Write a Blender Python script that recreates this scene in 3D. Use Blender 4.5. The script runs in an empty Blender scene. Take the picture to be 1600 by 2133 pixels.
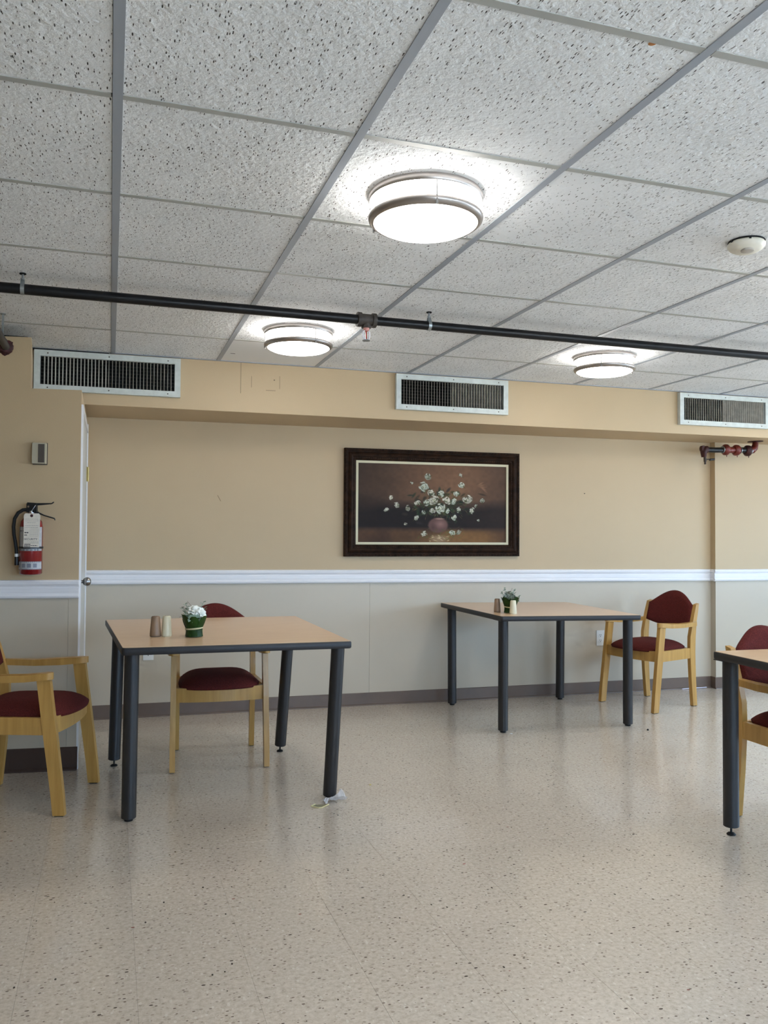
import bpy, bmesh, math, random
import numpy as np
from mathutils import Vector, Matrix

# ---------------------------------------------------------------- camera, world, light, exposure
sc = bpy.context.scene
COL = sc.collection
PI = math.pi
W_, H_ = 1600, 2133
F_PX, YAW, PITCH, ROLL = 1734.06, 0.31792, 0.0268, 0.005855
CAM = Vector((-0.0008, -1.4733, 1.2))
def cam_axes():
    cy, sy, cp, sp, cr, sr = math.cos(YAW), math.sin(YAW), math.cos(PITCH), math.sin(PITCH), math.cos(ROLL), math.sin(ROLL)
    f = Vector((sy*cp, cy*cp, sp)); rt = Vector((cy, -sy, 0)); up = rt.cross(f)
    return cr*rt+sr*up, -sr*rt+cr*up, f
RT, UP, FW = cam_axes()
def project(p):
    d = Vector(p)-CAM; z = d.dot(FW)
    return (800+F_PX*d.dot(RT)/z, 1066.5-F_PX*d.dot(UP)/z, z)
cd = bpy.data.cameras.new('camera'); cam = bpy.data.objects.new('camera', cd); COL.objects.link(cam)
cd.sensor_fit = 'VERTICAL'; cd.sensor_height = 36; cd.lens = F_PX/H_*36; cd.clip_start = 0.02
M = Matrix((RT, UP, -FW)).transposed().to_4x4(); M.translation = CAM
cam.matrix_world = M
sc.camera = cam
sc.view_settings.view_transform = 'Standard'; sc.view_settings.look = 'None'
sc.view_settings.gamma = 1; sc.view_settings.use_curve_mapping = False
sc.view_settings.exposure = 0.7
sc.cycles.max_bounces = 8; sc.cycles.glossy_bounces = 3; sc.cycles.transmission_bounces = 4; sc.cycles.adaptive_threshold = .05; sc.cycles.adaptive_min_samples = 20; sc.cycles.diffuse_bounces = 4
LAMP_POWER = 12.5          # emission strength of each lit diffuser
SKY_POWER = 8.5            # overcast sky outside the windows
wd = bpy.data.worlds.new('overcast_sky'); sc.world = wd; wd.use_nodes = True
bg = wd.node_tree.nodes['Background']; bg.inputs[0].default_value = (0.45, 0.69, 1.0, 1); bg.inputs[1].default_value = SKY_POWER
def portal(loc, rot, sx, sy):
    l = bpy.data.lights.new('window_portal', 'AREA'); l.shape = 'RECTANGLE'; l.size = sx; l.size_y = sy
    l.cycles.is_portal = True
    o = bpy.data.objects.new('window_portal', l); o.location = loc; o.rotation_euler = rot; COL.objects.link(o)
WIN = [(-2.6, -1.2), (-0.7, 0.7), (1.2, 2.8)]      # Y ranges of the windows in the far right wall
WIN_Z = (0.75, 1.95)
XR = 6.7
YB = -3.3
WINB = [(.6, 2.0), (2.4, 3.8), (4.2, 5.6)]          # X ranges of the windows in the wall behind the viewer
for a, b in WIN:
    portal((XR+0.02, (a+b)/2, sum(WIN_Z)/2), (0, PI/2, 0), WIN_Z[1]-WIN_Z[0], b-a)

for a, b in WINB:
    portal(((a+b)/2, YB-.02, sum(WIN_Z)/2), (PI/2, 0, 0), b-a, WIN_Z[1]-WIN_Z[0])

sl = bpy.data.lights.new('sun', 'SUN'); sl.energy = 27; sl.angle = .02; sl.color = (1, 1, .98)
so = bpy.data.objects.new('sun', sl); COL.objects.link(so)        # high sun from behind the building: lights the pale ground for bounce, never enters
so.rotation_euler = Vector((-.35, .35, .87)).to_track_quat('Z', 'Y').to_euler()

# ---------------------------------------------------------------- materials
def rgb(r, g, b):   # sRGB 0-255 -> linear
    f = lambda c: (c/255/12.92 if c/255 <= .04045 else ((c/255+.055)/1.055)**2.4)
    return (f(r), f(g), f(b), 1)
MATS = {}
def mat(name, col, rough=.5, metal=0, coat=0, spec=.5, **k):
    m = bpy.data.materials.new(name); m.use_nodes = True
    b = m.node_tree.nodes['Principled BSDF']
    b.inputs['Base Color'].default_value = col if len(col) == 4 else (*col, 1)
    b.inputs['Roughness'].default_value = rough; b.inputs['Metallic'].default_value = metal
    b.inputs['Coat Weight'].default_value = coat; b.inputs['Specular IOR Level'].default_value = spec
    for kk, v in k.items(): b.inputs[kk.replace('_', ' ')].default_value = v
    MATS[name] = m
    return m
class NT:
    def __init__(s, m): s.t = m.node_tree; s.b = s.t.nodes['Principled BSDF']
    def n(s, typ, **k):
        x = s.t.nodes.new(typ)
        for a, v in k.items(): setattr(x, a, v)
        return x
    def l(s, a, b): s.t.links.new(a, b)
    def pos(s, scale=(1, 1, 1), rot=(0, 0, 0), obj=False):
        if obj: src = s.n('ShaderNodeTexCoord').outputs['Object']
        else: src = s.n('ShaderNodeNewGeometry').outputs['Position']
        mp = s.n('ShaderNodeMapping'); mp.inputs['Scale'].default_value = scale; mp.inputs['Rotation'].default_value = rot
        s.l(src, mp.inputs[0]); return mp.outputs[0]
    def noise(s, vec, scale, detail=3, rough=.55):
        x = s.n('ShaderNodeTexNoise'); x.inputs['Scale'].default_value = scale; x.inputs['Detail'].default_value = detail
        x.inputs['Roughness'].default_value = rough
        s.l(vec, x.inputs['Vector']); return x.outputs[0]
    def ramp(s, fac, stops, interp='LINEAR'):
        r = s.n('ShaderNodeValToRGB'); r.color_ramp.interpolation = interp
        while len(r.color_ramp.elements) < len(stops): r.color_ramp.elements.new(.5)
        for e, (p, c) in zip(r.color_ramp.elements, stops):
            e.position = p; e.color = c if isinstance(c, tuple) else (c, c, c, 1)
        s.l(fac, r.inputs[0]); return r.outputs[0]
    def math(s, op, a, b=None, clamp=False):
        x = s.n('ShaderNodeMath', operation=op); x.use_clamp = clamp
        for i, v in enumerate((a, b)):
            if v is None: continue
            if isinstance(v, (int, float)): x.inputs[i].default_value = v
            else: s.l(v, x.inputs[i])
        return x.outputs[0]
    def mix(s, fac, a, b, typ='MIX'):
        x = s.n('ShaderNodeMix', data_type='RGBA', blend_type=typ)
        for i, v in ((0, fac), (6, a), (7, b)):
            if isinstance(v, (int, float)): x.inputs[i].default_value = v
            elif isinstance(v, tuple): x.inputs[i].default_value = v
            else: s.l(v, x.inputs[i])
        return x.outputs[2]
    def chips(s, vec, scale, prob, r0, r1):
        v = s.n('ShaderNodeTexVoronoi'); v.inputs['Scale'].default_value = scale; s.l(vec, v.inputs['Vector'])
        sep = s.n('ShaderNodeSeparateColor'); s.l(v.outputs['Color'], sep.inputs[0])
        rnd = s.math('LESS_THAN', sep.outputs[0], prob)
        size = s.math('ADD', s.math('MULTIPLY', sep.outputs[1], r1-r0), r0)
        return s.math('MULTIPLY', rnd, s.math('LESS_THAN', v.outputs['Distance'], size))
    def bump(s, h, strength, dist=.01):
        x = s.n('ShaderNodeBump'); x.inputs['Strength'].default_value = strength; x.inputs['Distance'].default_value = dist
        s.l(h, x.inputs['Height']); s.l(x.outputs[0], s.b.inputs['Normal'])
    def col(s, c): s.l(c, s.b.inputs['Base Color'])
def plain_noisy(name, col, rough, amt=.08, scale=3, bump=0, bscale=150, **k):
    m = mat(name, col, rough, **k); t = NT(m); p = t.pos()
    n = t.noise(p, scale, 4)
    c2 = tuple(c*(1-amt*2) for c in col[:3])+(1,)
    t.col(t.ramp(n, [(.3, c2), (.7, tuple(col))]))
    if bump: t.bump(t.noise(p, bscale, 2), bump, .002)
    return m
WALL = plain_noisy('painted_wall', rgb(196, 172, 136), .55, .03, 1.2, .15, 220)
WAINS = plain_noisy('wainscot_paint', rgb(196, 184, 164), .42, .025, 1.5, .08, 120)
WHITE = plain_noisy('white_trim_paint', rgb(236, 234, 234), .35, .015, 9)
BASEB = plain_noisy('brown_vinyl_base', rgb(112, 94, 82), .4, .08, 5)
TBAR = mat('grid_metal', rgb(158, 165, 174), .45)
TBAR2 = mat('cross_metal', rgb(172, 174, 170), .45)
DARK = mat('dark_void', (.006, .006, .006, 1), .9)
GROUT = mat('seam_dark', rgb(140, 128, 113), .7)
VENTW = plain_noisy('vent_paint', rgb(206, 212, 206), .4, .08, 30)
LOUV = plain_noisy('louvre_paint', rgb(205, 200, 188), .5, .2, 25)
NICKEL = mat('brushed_nickel', rgb(176, 170, 166), .38, 1)
CHROME = mat('steel_chrome', rgb(190, 190, 190), .18, 1)
GALV = mat('galvanised_steel', rgb(165, 172, 175), .35, .9)
BLACKP = mat('black_pipe', rgb(14, 15, 18), .35, 0, 0, .35)
IRON = plain_noisy('cast_iron', rgb(72, 64, 58), .6, .2, 60)
REDP = plain_noisy('red_pipe_paint', rgb(108, 34, 24), .4, .1, 30)
MAROON = plain_noisy('old_red_paint', rgb(68, 18, 18), .6, .3, 60)
TMETAL = mat('table_leg_paint', rgb(40, 38, 38), .4)
TEDGE = mat('table_edge_vinyl', rgb(38, 36, 37), .48)
RUB = mat('black_rubber', rgb(18, 18, 18), .6)
PLASTW = plain_noisy('cream_plastic', rgb(226, 216, 184), .4, .04, 20)
PLASTB = plain_noisy('brown_plastic', rgb(150, 122, 96), .45, .06, 20)
PLASTG = mat('grey_plastic', rgb(176, 168, 146), .45)
PLASTD = mat('dark_grille', rgb(84, 76, 68), .6)
OUTLW = mat('outlet_white', rgb(226, 226, 222), .35)
SMOKE = mat('detector_plastic', rgb(222, 218, 204), .45)
EXRED = mat('extinguisher_red', rgb(128, 16, 22), .25, 0, .5)
BLKP = mat('black_plastic', rgb(16, 16, 18), .4)
TAGM = plain_noisy('paper_tag', rgb(232, 222, 206), .7, .05, 60)
INK = mat('printed_ink', rgb(60, 54, 56), .7)
INKL = mat('faint_ink', rgb(160, 150, 142), .7)
LABELM = plain_noisy('label_silver', rgb(176, 176, 176), .4, .12, 90)
LEAFD = plain_noisy('dark_leaf', rgb(38, 72, 18), .5, .3, 45, spec=.3)
LEAFS = plain_noisy('dusty_leaf', rgb(132, 154, 132), .6, .12, 80)
PETAL = plain_noisy('white_petal', rgb(240, 240, 228), .6, .04, 80)
TWINE = mat('raffia', rgb(196, 186, 146), .8)
STEMB = mat('dry_twig', rgb(112, 92, 82), .8)
FRAMEW = plain_noisy('walnut_frame', rgb(54, 36, 24), .6, .35, 25, spec=.12)
LINER = mat('cream_liner', rgb(206, 198, 166), .6)
GOLDB = mat('brass_hinge', rgb(170, 150, 95), .35, .8)
def diffuser_mat():
    m = bpy.data.materials.new('lit_diffuser'); m.use_nodes = True; t = m.node_tree; t.nodes.clear()
    e = t.nodes.new('ShaderNodeEmission'); e.inputs[0].default_value = (1, .965, .92, 1); e.inputs[1].default_value = LAMP_POWER
    o = t.nodes.new('ShaderNodeOutputMaterial'); t.links.new(e.outputs[0], o.inputs[0]); return m
DIFF = diffuser_mat()
def wood(name, c1, c2, rough=.35, axis=(30, 30, 2.0)):
    m = mat(name, c1, rough, coat=.1); t = NT(m); p = t.pos(axis, obj=True)
    t.col(t.ramp(t.noise(p, 1.5, 5, .6), [(.3, c1), (.75, c2)])); return m
MAPLE = wood('maple_varnish', rgb(176, 132, 66), rgb(200, 156, 86))
def laminate():
    m = mat('maple_laminate', rgb(206, 168, 124), .28, coat=.0); t = NT(m); p = t.pos((2.5, 18, 2))
    t.col(t.ramp(t.noise(p, 2, 6, .6), [(.3, rgb(205, 170, 134)), (.7, rgb(217, 185, 150))])); return m
LAM = laminate()
def fabric():
    m = mat('burgundy_fabric', rgb(88, 30, 26), .95, spec=.2); t = NT(m); p = t.pos(obj=True)
    t.col(t.ramp(t.noise(p, 260, 2), [(.35, rgb(74, 26, 23)), (.65, rgb(100, 40, 35))]))
    t.bump(t.noise(p, 500, 2), .4, .002)
    m.node_tree.nodes['Principled BSDF'].inputs['Sheen Weight'].default_value = 0
    return m
FAB = fabric()
def ceiling_tile():
    m = mat('fissured_tile', rgb(226, 224, 218), .85, spec=.2); t = NT(m)
    base = t.ramp(t.noise(t.pos(), 5, 3), [(.3, rgb(230, 232, 233)), (.7, rgb(240, 242, 243))])
    ms = []
    for (rot, off) in ((.5, 0), (1.9, 3.1), (2.6, 7.7)):
        v = t.pos((1, .26, 1), (0, 0, rot)); nz = t.n('ShaderNodeVectorMath', operation='ADD'); nz.inputs[1].default_value = (off, off, 0)
        t.l(v, nz.inputs[0]); ms.append(t.chips(nz.outputs[0], 175, .21, .12, .32))
    k = t.math('MAXIMUM', t.math('MAXIMUM', ms[0], ms[1]), ms[2])
    rnd = t.ramp(t.noise(t.pos(), 140, 1), [(.3, .35), (.55, 1.0)])
    k2 = t.math('MULTIPLY', k, rnd)
    c = t.mix(k2, base, rgb(70, 66, 64))
    # orange drip stain on one tile
    st = t.n('ShaderNodeVectorMath', operation='DISTANCE'); st.inputs[1].default_value = (1.087, .014, 2.25)
    t.l(t.n('ShaderNodeNewGeometry').outputs['Position'], st.inputs[0])
    sm = t.math('LESS_THAN', st.outputs['Value'], .0095)
    t.col(t.mix(sm, c, rgb(190, 132, 84)))
    h = t.math('SUBTRACT', t.noise(t.pos(), 52, 3, .6), t.math('MULTIPLY', k, .5))
    t.bump(h, .7, .008); return m
CTILE = ceiling_tile()
CPLAIN = mat('smooth_ceiling_tile', rgb(234, 234, 232), .8)
def floor_mat():
    m = mat('vinyl_composition_tile', rgb(190, 176, 158), .2, coat=.25, spec=.5)
    m.node_tree.nodes['Principled BSDF'].inputs['Coat Roughness'].default_value = .12
    t = NT(m); p = t.pos()
    n1 = t.noise(p, 2.2, 3); n2 = t.noise(p, 70, 4, .7)
    oi = t.n('ShaderNodeObjectInfo')
    base = t.ramp(n2, [(.3, rgb(186, 171, 152)), (.5, rgb(211, 197, 179)), (.7, rgb(228, 215, 198))])
    base = t.mix(t.math('MULTIPLY', n1, .35), base, rgb(186, 171, 155))
    base = t.mix(t.math('MULTIPLY', oi.outputs['Random'], .08), base, rgb(160, 148, 134))
    vs = t.pos((1, .55, 1), (0, 0, .4))
    vs2 = t.pos((.6, 1, 1), (0, 0, .2))
    vs3 = t.pos((.55, 1, 1), (0, 0, 1.9)); vs4 = t.pos((.6, 1, 1), (0, 0, 2.7))
    c = t.mix(t.math('MULTIPLY', t.chips(vs2, 110, .4, .12, .36), .6), base, rgb(146, 128, 112))
    c = t.mix(t.math('MULTIPLY', t.chips(vs, 85, .22, .15, .34), .45), c, rgb(232, 225, 212))
    c = t.mix(t.math('MULTIPLY', t.chips(vs2, 95, .10, .1, .28), .85), c, rgb(96, 76, 64))
    c = t.mix(t.math('MULTIPLY', t.chips(vs3, 78, .09, .08, .26), .9), c, rgb(62, 48, 40))
    c = t.mix(t.math('MULTIPLY', t.chips(vs4, 92, .14, .1, .28), .8), c, rgb(104, 84, 72))
    c = t.mix(t.math('MULTIPLY', t.chips(vs, 66, .03, .08, .22), .95), c, rgb(40, 32, 28))
    c = t.mix(t.math('MULTIPLY', t.chips(vs2, 42, .012, .08, .16), .8), c, rgb(134, 52, 36))
    t.col(c)
    t.bump(t.noise(p, 5, 2), .03, .01)
    r = t.ramp(t.noise(p, 3.0, 4), [(.3, .17), (.7, .24)]); t.l(r, t.b.inputs['Roughness'])
    return m
VCT = floor_mat()

# ---------------------------------------------------------------- mesh helpers
def new(): return bmesh.new()
def obj(name, bm, m, parent=None, smooth=False, label=None, bevel=0, kind=None):
    if bevel:
        bmesh.ops.bevel(bm, geom=[e for e in bm.edges if len(e.link_faces) == 2 and e.calc_face_angle(0) > .6], offset=bevel, segments=2, affect='EDGES', profile=.5)
    bmesh.ops.recalc_face_normals(bm, faces=bm.faces)
    me = bpy.data.meshes.new(name); bm.to_mesh(me); bm.free()
    for mm in (m if isinstance(m, (list, tuple)) else [m]): me.materials.append(mm)
    if smooth: me.shade_auto_smooth(angle=.7) if hasattr(me, 'shade_auto_smooth') else me.shade_smooth()
    o = bpy.data.objects.new(name, me); COL.objects.link(o)
    if smooth:
        for p in me.polygons: p.use_smooth = True
        if smooth != 'all':
            me.set_sharp_from_angle(angle=.75)
    if parent: o.parent = parent
    if label: o['label'] = label
    if kind: o['kind'] = kind
    return o
def thing(name, label, cat, loc=(0, 0, 0), rz=0, group=None, kind=None):
    o = bpy.data.objects.new(name, None); COL.objects.link(o); o.location = loc; o.rotation_euler = (0, 0, rz); o.empty_display_size = .1
    if label: o['label'] = label
    if cat: o['category'] = cat
    if group: o['group'] = group
    if kind: o['kind'] = kind
    return o
def tag(o, label, cat, group=None):
    o['label'] = label; o['category'] = cat
    if group: o['group'] = group
    return o
def box(bm, x0, x1, y0, y1, z0, z1, mtx=None):
    vs = [bm.verts.new(v) for v in ((x0, y0, z0), (x1, y0, z0), (x1, y1, z0), (x0, y1, z0), (x0, y0, z1), (x1, y0, z1), (x1, y1, z1), (x0, y1, z1))]
    if mtx:
        for v in vs: v.co = mtx @ v.co
    for f in ((0, 3, 2, 1), (4, 5, 6, 7), (0, 1, 5, 4), (1, 2, 6, 5), (2, 3, 7, 6), (3, 0, 4, 7)): bm.faces.new([vs[i] for i in f])
    return bm
def prism(bm, poly, z0, z1, ax='z'):
    n = len(poly)
    def P(a, b, z): return (a, b, z) if ax == 'z' else ((a, z, b) if ax == 'y' else (z, a, b))
    A = [bm.verts.new(P(a, b, z0)) for a, b in poly]; B = [bm.verts.new(P(a, b, z1)) for a, b in poly]
    bm.faces.new(A); bm.faces.new(B)
    for i in range(n): bm.faces.new((A[i], A[(i+1) % n], B[(i+1) % n], B[i]))
    return bm
def lathe(bm, prof, seg=24, c=(0, 0, 0), mtx=None):
    rings = []
    for r, z in prof:
        if r < 1e-6: ring = [bm.verts.new((0, 0, z))]
        else: ring = [bm.verts.new((r*math.cos(2*PI*k/seg), r*math.sin(2*PI*k/seg), z)) for k in range(seg)]
        for v in ring:
            if mtx: v.co = mtx @ v.co
            v.co += Vector(c)
        rings.append(ring)
    for a, b in zip(rings, rings[1:]):
        if len(a) == 1 and len(b) == 1: continue
        for k in range(seg):
            k2 = (k+1) % seg
            if len(a) == 1: bm.faces.new((a[0], b[k], b[k2]))
            elif len(b) == 1: bm.faces.new((a[k], b[0], a[k2]))
            else: bm.faces.new((a[k], b[k], b[k2], a[k2]))
    return bm
def rodm(a, b):
    a, b = Vector(a), Vector(b); d = b-a
    return Matrix.Translation(a) @ d.to_track_quat('Z', 'Y').to_matrix().to_4x4(), d.length
def rod(bm, a, b, r, seg=16, r2=None):
    m, L = rodm(a, b)
    return lathe(bm, [(0, 0), (r, 0), (r if r2 is None else r2, L), (0, L)], seg, mtx=m)
def tube(bm, pts, r, seg=10):
    pts = [Vector(p) for p in pts]; rings = []; prev = None
    for i, p in enumerate(pts):
        d = (pts[min(i+1, len(pts)-1)]-pts[max(i-1, 0)]).normalized()
        if prev is None: n = d.orthogonal().normalized()
        else: n = (prev-d*prev.dot(d)).normalized()
        prev = n; b = d.cross(n); rr = r[i] if isinstance(r, (list, tuple)) else r
        rings.append([bm.verts.new(p+rr*(math.cos(2*PI*k/seg)*n+math.sin(2*PI*k/seg)*b)) for k in range(seg)])
    for a, b in zip(rings, rings[1:]):
        for k in range(seg): bm.faces.new((a[k], b[k], b[(k+1) % seg], a[(k+1) % seg]))
    bm.faces.new(rings[0]); bm.faces.new(rings[-1])
    return bm
def extrude_profile(bm, prof, x0, x1, zs=0):
    """profile (y,z) swept along x; zs = extra z at x1"""
    A = [bm.verts.new((x0, y, z)) for y, z in prof]; B = [bm.verts.new((x1, y, z+zs)) for y, z in prof]
    n = len(prof); bm.faces.new(A); bm.faces.new(B)
    for i in range(n): bm.faces.new((A[i], A[(i+1) % n], B[(i+1) % n], B[i]))
    return bm
def loft(bm, secs):
    """secs: list of 4-point lists"""
    R = [[bm.verts.new(p) for p in s] for s in secs]; n = len(R[0])
    for a, b in zip(R, R[1:]):
        for k in range(n): bm.faces.new((a[k], a[(k+1) % n], b[(k+1) % n], b[k]))
    bm.faces.new(R[0]); bm.faces.new(R[-1]); return bm
def copy_tree(root, loc, rz, label, **kw):
    r = root.copy(); COL.objects.link(r); r.location = loc; r.rotation_euler = (0, 0, rz); r['label'] = label
    for ch in [c for c in root.children]:
        c = ch.copy(); COL.objects.link(c); c.parent = r
        for g in ch.children:
            d = g.copy(); COL.objects.link(d); d.parent = c
    return r

# ---------------------------------------------------------------- setting
ZC = 2.25                    # underside of the ceiling grid
PITCHC = 0.61
BACK_Y, BACK_X, BACK_A = 4.214, -0.127, math.radians(-2.333)      # back wall line
SOF_Y, SOF_X, SOF_A = 3.648, -0.162, math.radians(-0.74)          # soffit face line
LW_X, LW_Y, LW_A = -0.148, 3.052, math.radians(-7.5)              # left wall line, runs to -x
def back(s, y=0): return (BACK_X+s*math.cos(BACK_A)-y*math.sin(BACK_A), BACK_Y+s*math.sin(BACK_A)+y*math.cos(BACK_A))
def backY(x): return BACK_Y+(x-BACK_X)*math.tan(BACK_A)
def sofY(x): return SOF_Y+(x-SOF_X)*math.tan(SOF_A)
def lwY(x): return LW_Y+(x-LW_X)*math.tan(LW_A)
XC = 4.55                    # where the back wall steps forward
STEP = 0.058

floor = thing('floor', None, None, kind='structure')
obj('floor_base', box(new(), -3, XR, -4.2, 4.5, -.1, -.0035), GROUT, floor)
FP = 0.298; GX, GY = .083, 1.2
bmt = new(); g = .0002
box(bmt, g, FP-g, g, FP-g, -.003, 0)
bmesh.ops.bevel(bmt, geom=[e for e in bmt.edges if all(abs(v.co.z) < 1e-6 for v in e.verts)], offset=.0003, segments=1, affect='EDGES')
tile_me = bpy.data.meshes.new('floor_tile'); bmt.to_mesh(tile_me); bmt.free(); tile_me.materials.append(VCT)
cells = []
for i in range(-11, 24):
    for j in range(-18, 12):
        x, y = GX+i*FP, GY+j*FP
        if x < -3 or x > XR or y > 4.3: continue
        pts = [project((x+a*FP, y+b*FP, 0)) for a, b in ((0, 0), (1, 0), (1, 1), (0, 1))]
        vis = all(p[2] > .3 for p in pts) and any(-150 < p[0] < 1750 and p[1] < 2300 for p in pts)
        area = 0
        if vis:
            area = abs(sum(pts[k][0]*pts[(k+1) % 4][1]-pts[(k+1) % 4][0]*pts[k][1] for k in range(4)))/2
        cells.append((area, x, y))
cells.sort(reverse=True)
for a, x, y in cells[:298]:
    if a <= 0: break
    o = bpy.data.objects.new('floor_tile', tile_me); o.location = (x, y, 0); COL.objects.link(o); o.parent = floor
rest = [c for n, c in enumerate(cells) if n >= 298 or c[0] <= 0]
bmt = new()
for a, x, y in rest: box(bmt, x+g, x+FP-g, y+g, y+FP-g, -.003, 0)
obj('floor_tile_field', bmt, VCT, floor, kind='stuff')

# ceiling
ceil = thing('ceiling', None, None, kind='structure')
obj('ceiling_slab', box(new(), -3, XR, -4.2, 4.5, ZC+.022, ZC+.12), CPLAIN, ceil)
TW = .012
bmt = new(); box(bmt, TW-.002, PITCHC-TW+.002, TW-.002, PITCHC-TW+.002, ZC+.003, ZC+.018)
ct = bpy.data.meshes.new('ceiling_tile'); bmt.to_mesh(ct); bmt.free(); ct.materials.append(CTILE)
ct2 = ct.copy(); ct2.materials.clear(); ct2.materials.append(CPLAIN)
dA = {0: .006, 1: .003, 2: -.003, 3: .0015, 4: -.007, 5: .005}
for i in range(-3, 9):
    for j in range(-2, 6):
        o = bpy.data.objects.new('ceiling_tile', ct2 if (i, j) == (1, 5) else ct); o.location = (i*PITCHC, j*PITCHC, 0)
        COL.objects.link(o); o.parent = ceil
        if (i, j) == (1, 5): o['label'] = 'smooth plain ceiling tile without fissures'
for i in range(-3, 10):
    x = i*PITCHC+dA.get(i, 0)*.5
    b = new(); y1 = sofY(x)-.002; y0 = -1.25
    box(b, x-TW, x+TW, y0, y1, ZC, ZC+.004); box(b, x-.0015, x+.0015, y0, y1, ZC+.004, ZC+.02)
    obj('ceiling_runner', b, TBAR, ceil)
for i in range(-3, 9):
    for j in range(-1, 6):
        x0 = i*PITCHC+TW+.001; x1 = (i+1)*PITCHC-TW-.001; y = j*PITCHC
        b = new(); box(b, x0, x1, y-.0105, y+.0105, ZC+.001, ZC+.004)
        obj('ceiling_cross_tee', b, TBAR2, ceil)
obj('wall_angle', box(new(), -.44, 6.0, -.018, 0, -.001, .003), TBAR, ceil)
wa = COL.objects[-1]; wa.location = (SOF_X, SOF_Y-.001, ZC); wa.rotation_euler = (0, 0, SOF_A)

# walls
def wall(name, parts=None): return thing(name, None, None, kind='structure')
wb = thing('wall_back', None, None, (BACK_X, BACK_Y, 0), BACK_A, kind='structure')
S_END = (XC-BACK_X)/math.cos(BACK_A)
obj('wall_surface', box(new(), -.3, S_END+.3, 0, .1, .90, 2.27), WALL, wb)
SEAM = 1.872
for a, b in ((-.3, SEAM-.0007), (SEAM+.0007, S_END+.02)):
    obj('wainscot_panel', box(new(), a, b, -.0, .1, 0, .8995), WAINS, wb, bevel=.0015)
RAILP = [(0, 0), (-.012, 0), (-.02, .006), (-.022, .014), (-.017, .02), (-.014, .028), (-.016, .034), (-.0165, .052), (-.013, .058), (-.015, .064), (-.022, .072), (-.024, .084), (-.02, .092), (0, .094)]
def rail(parent, x0, x1, z0, zs=0, name='chair_rail', dep=1.0, hgt=1.0):
    b = new(); extrude_profile(b, [(y*dep, z*hgt+z0) for y, z in RAILP], x0, x1, zs)
    return obj(name, b, WHITE, parent)
rail(wb, -.02, S_END, .866, -.022)
BASEP = [(0, 0), (-.014, 0), (-.012, .006), (-.005, .012), (-.004, .086), (-.001, .09), (0, .09)]
b = new(); extrude_profile(b, BASEP, -.02, S_END, 0)
obj('baseboard', b, BASEB, wb)
# stepped-forward part of the back wall at right
WRX, WRY = XC, backY(XC)-STEP
wr = thing('wall_back_right', None, None, (WRX, WRY, 0), math.radians(-1.4), kind='structure')
obj('wall_surface', box(new(), 0, 2.3, 0, .2, .88, 2.27), WALL, wr)
obj('wainscot_panel', box(new(), 0, 2.3, 0, .2, 0, .8795), WAINS, wr)
rail(wr, -.02, 2.3, .845)
b = new(); extrude_profile(b, BASEP, -.008, 2.3); obj('baseboard', b, BASEB, wr)
b = new(); prism(b, [(y, z+.845) for y, z in RAILP], 0, STEP, 'y'); # return piece of the rail
for v in b.verts: v.co = Vector((v.co.x, v.co.y, v.co.z))
obj('rail_return', b, WHITE, wr)
obj('base_return', box(new(), -.006, .0, 0, STEP, 0, .09), BASEB, wr)

# soffit
sf = thing('wall_soffit', None, None, (SOF_X, SOF_Y, 0), SOF_A, kind='structure')
ZS = 1.945
VZ0, VZ1 = 2.008, 2.243
VENTS = [(-.262, .550), (1.908, 2.704), (4.074, 4.867)]
b = new()   # soffit body as a box with holes is not needed: grilles have a shallow dark box in front of the face
box(b, -.275, 6.9, 0, .9, ZS, 2.27)
obj('soffit_box', b, WALL, sf)
obj('soffit_return', box(new(), -.9, -.275, .0, .9, 1.931, 2.27), WALL, sf)
b = new()
box(b, .910, .914, -.0015, 0, 2.06, 2.249)
obj('board_joint', b, mat('joint_shade', rgb(150, 134, 104), .6), sf)
b = new()
PM = mat('patch_edge', rgb(120, 104, 84), .7)
box(b, 1.152, 1.154, -.001, 0, 2.10, 2.18); box(b, 1.067, 1.127, -.001, 0, 2.086, 2.0885); box(b, 1.115, 1.123, -.001, 0, 2.15, 2.157); box(b, .977, .979, -.001, 0, 2.10, 2.17)
obj('access_panel_outline', b, PM, sf)

# left wall (pier) with a door in its right-hand return
wl = thing('wall_left', None, None, kind='structure')
NX = -.392
b = new(); prism(b, [(-3, lwY(-3)), (LW_X, LW_Y), (LW_X, 4.3), (-3, 4.6)], .90, 1.93)
prism(b, [(-3, lwY(-3)), (NX, lwY(NX)), (-.432, 3.66), (-.432, 4.3), (-3, 4.6)], 1.93, 2.19)
obj('wall_surface', b, WALL, wl)
obj('wall_head', box(new(), -3, -.436, 3.375, 4.5, 2.185, ZC+.02), WALL, wl)
obj('plenum_gap', box(new(), -3, -.436, 3.366, 3.374, 2.236, ZC+.01), DARK, wl)
obj('plenum_gap', box(new(), -.43, -.02, 3.622, 3.64, 2.240, ZC-.001), DARK, wl)
SL = -.196
b = new(); prism(b, [(-3, lwY(-3)), (SL-.0004, lwY(SL)), (SL-.0004, 4.3), (-3, 4.6)], 0, .8995); obj('wainscot_panel', b, WAINS, wl)
b = new(); prism(b, [(SL+.0004, lwY(SL)), (LW_X, LW_Y), (LW_X, 4.3), (SL+.0004, 4.3)], 0, .8995); obj('wainscot_panel', b, WAINS, wl)
def to_left(o):
    o.location = (LW_X, LW_Y, 0); o.rotation_euler = (0, 0, LW_A); return o
to_left(rail(wl, -2.8, .004, .866))
b = new(); extrude_profile(b, [(y*1.5, z*1.28) for y, z in BASEP], -2.8, .006)
to_left(obj('baseboard', b, mat('dark_vinyl_base', rgb(74, 56, 48), .45), wl))

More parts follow.
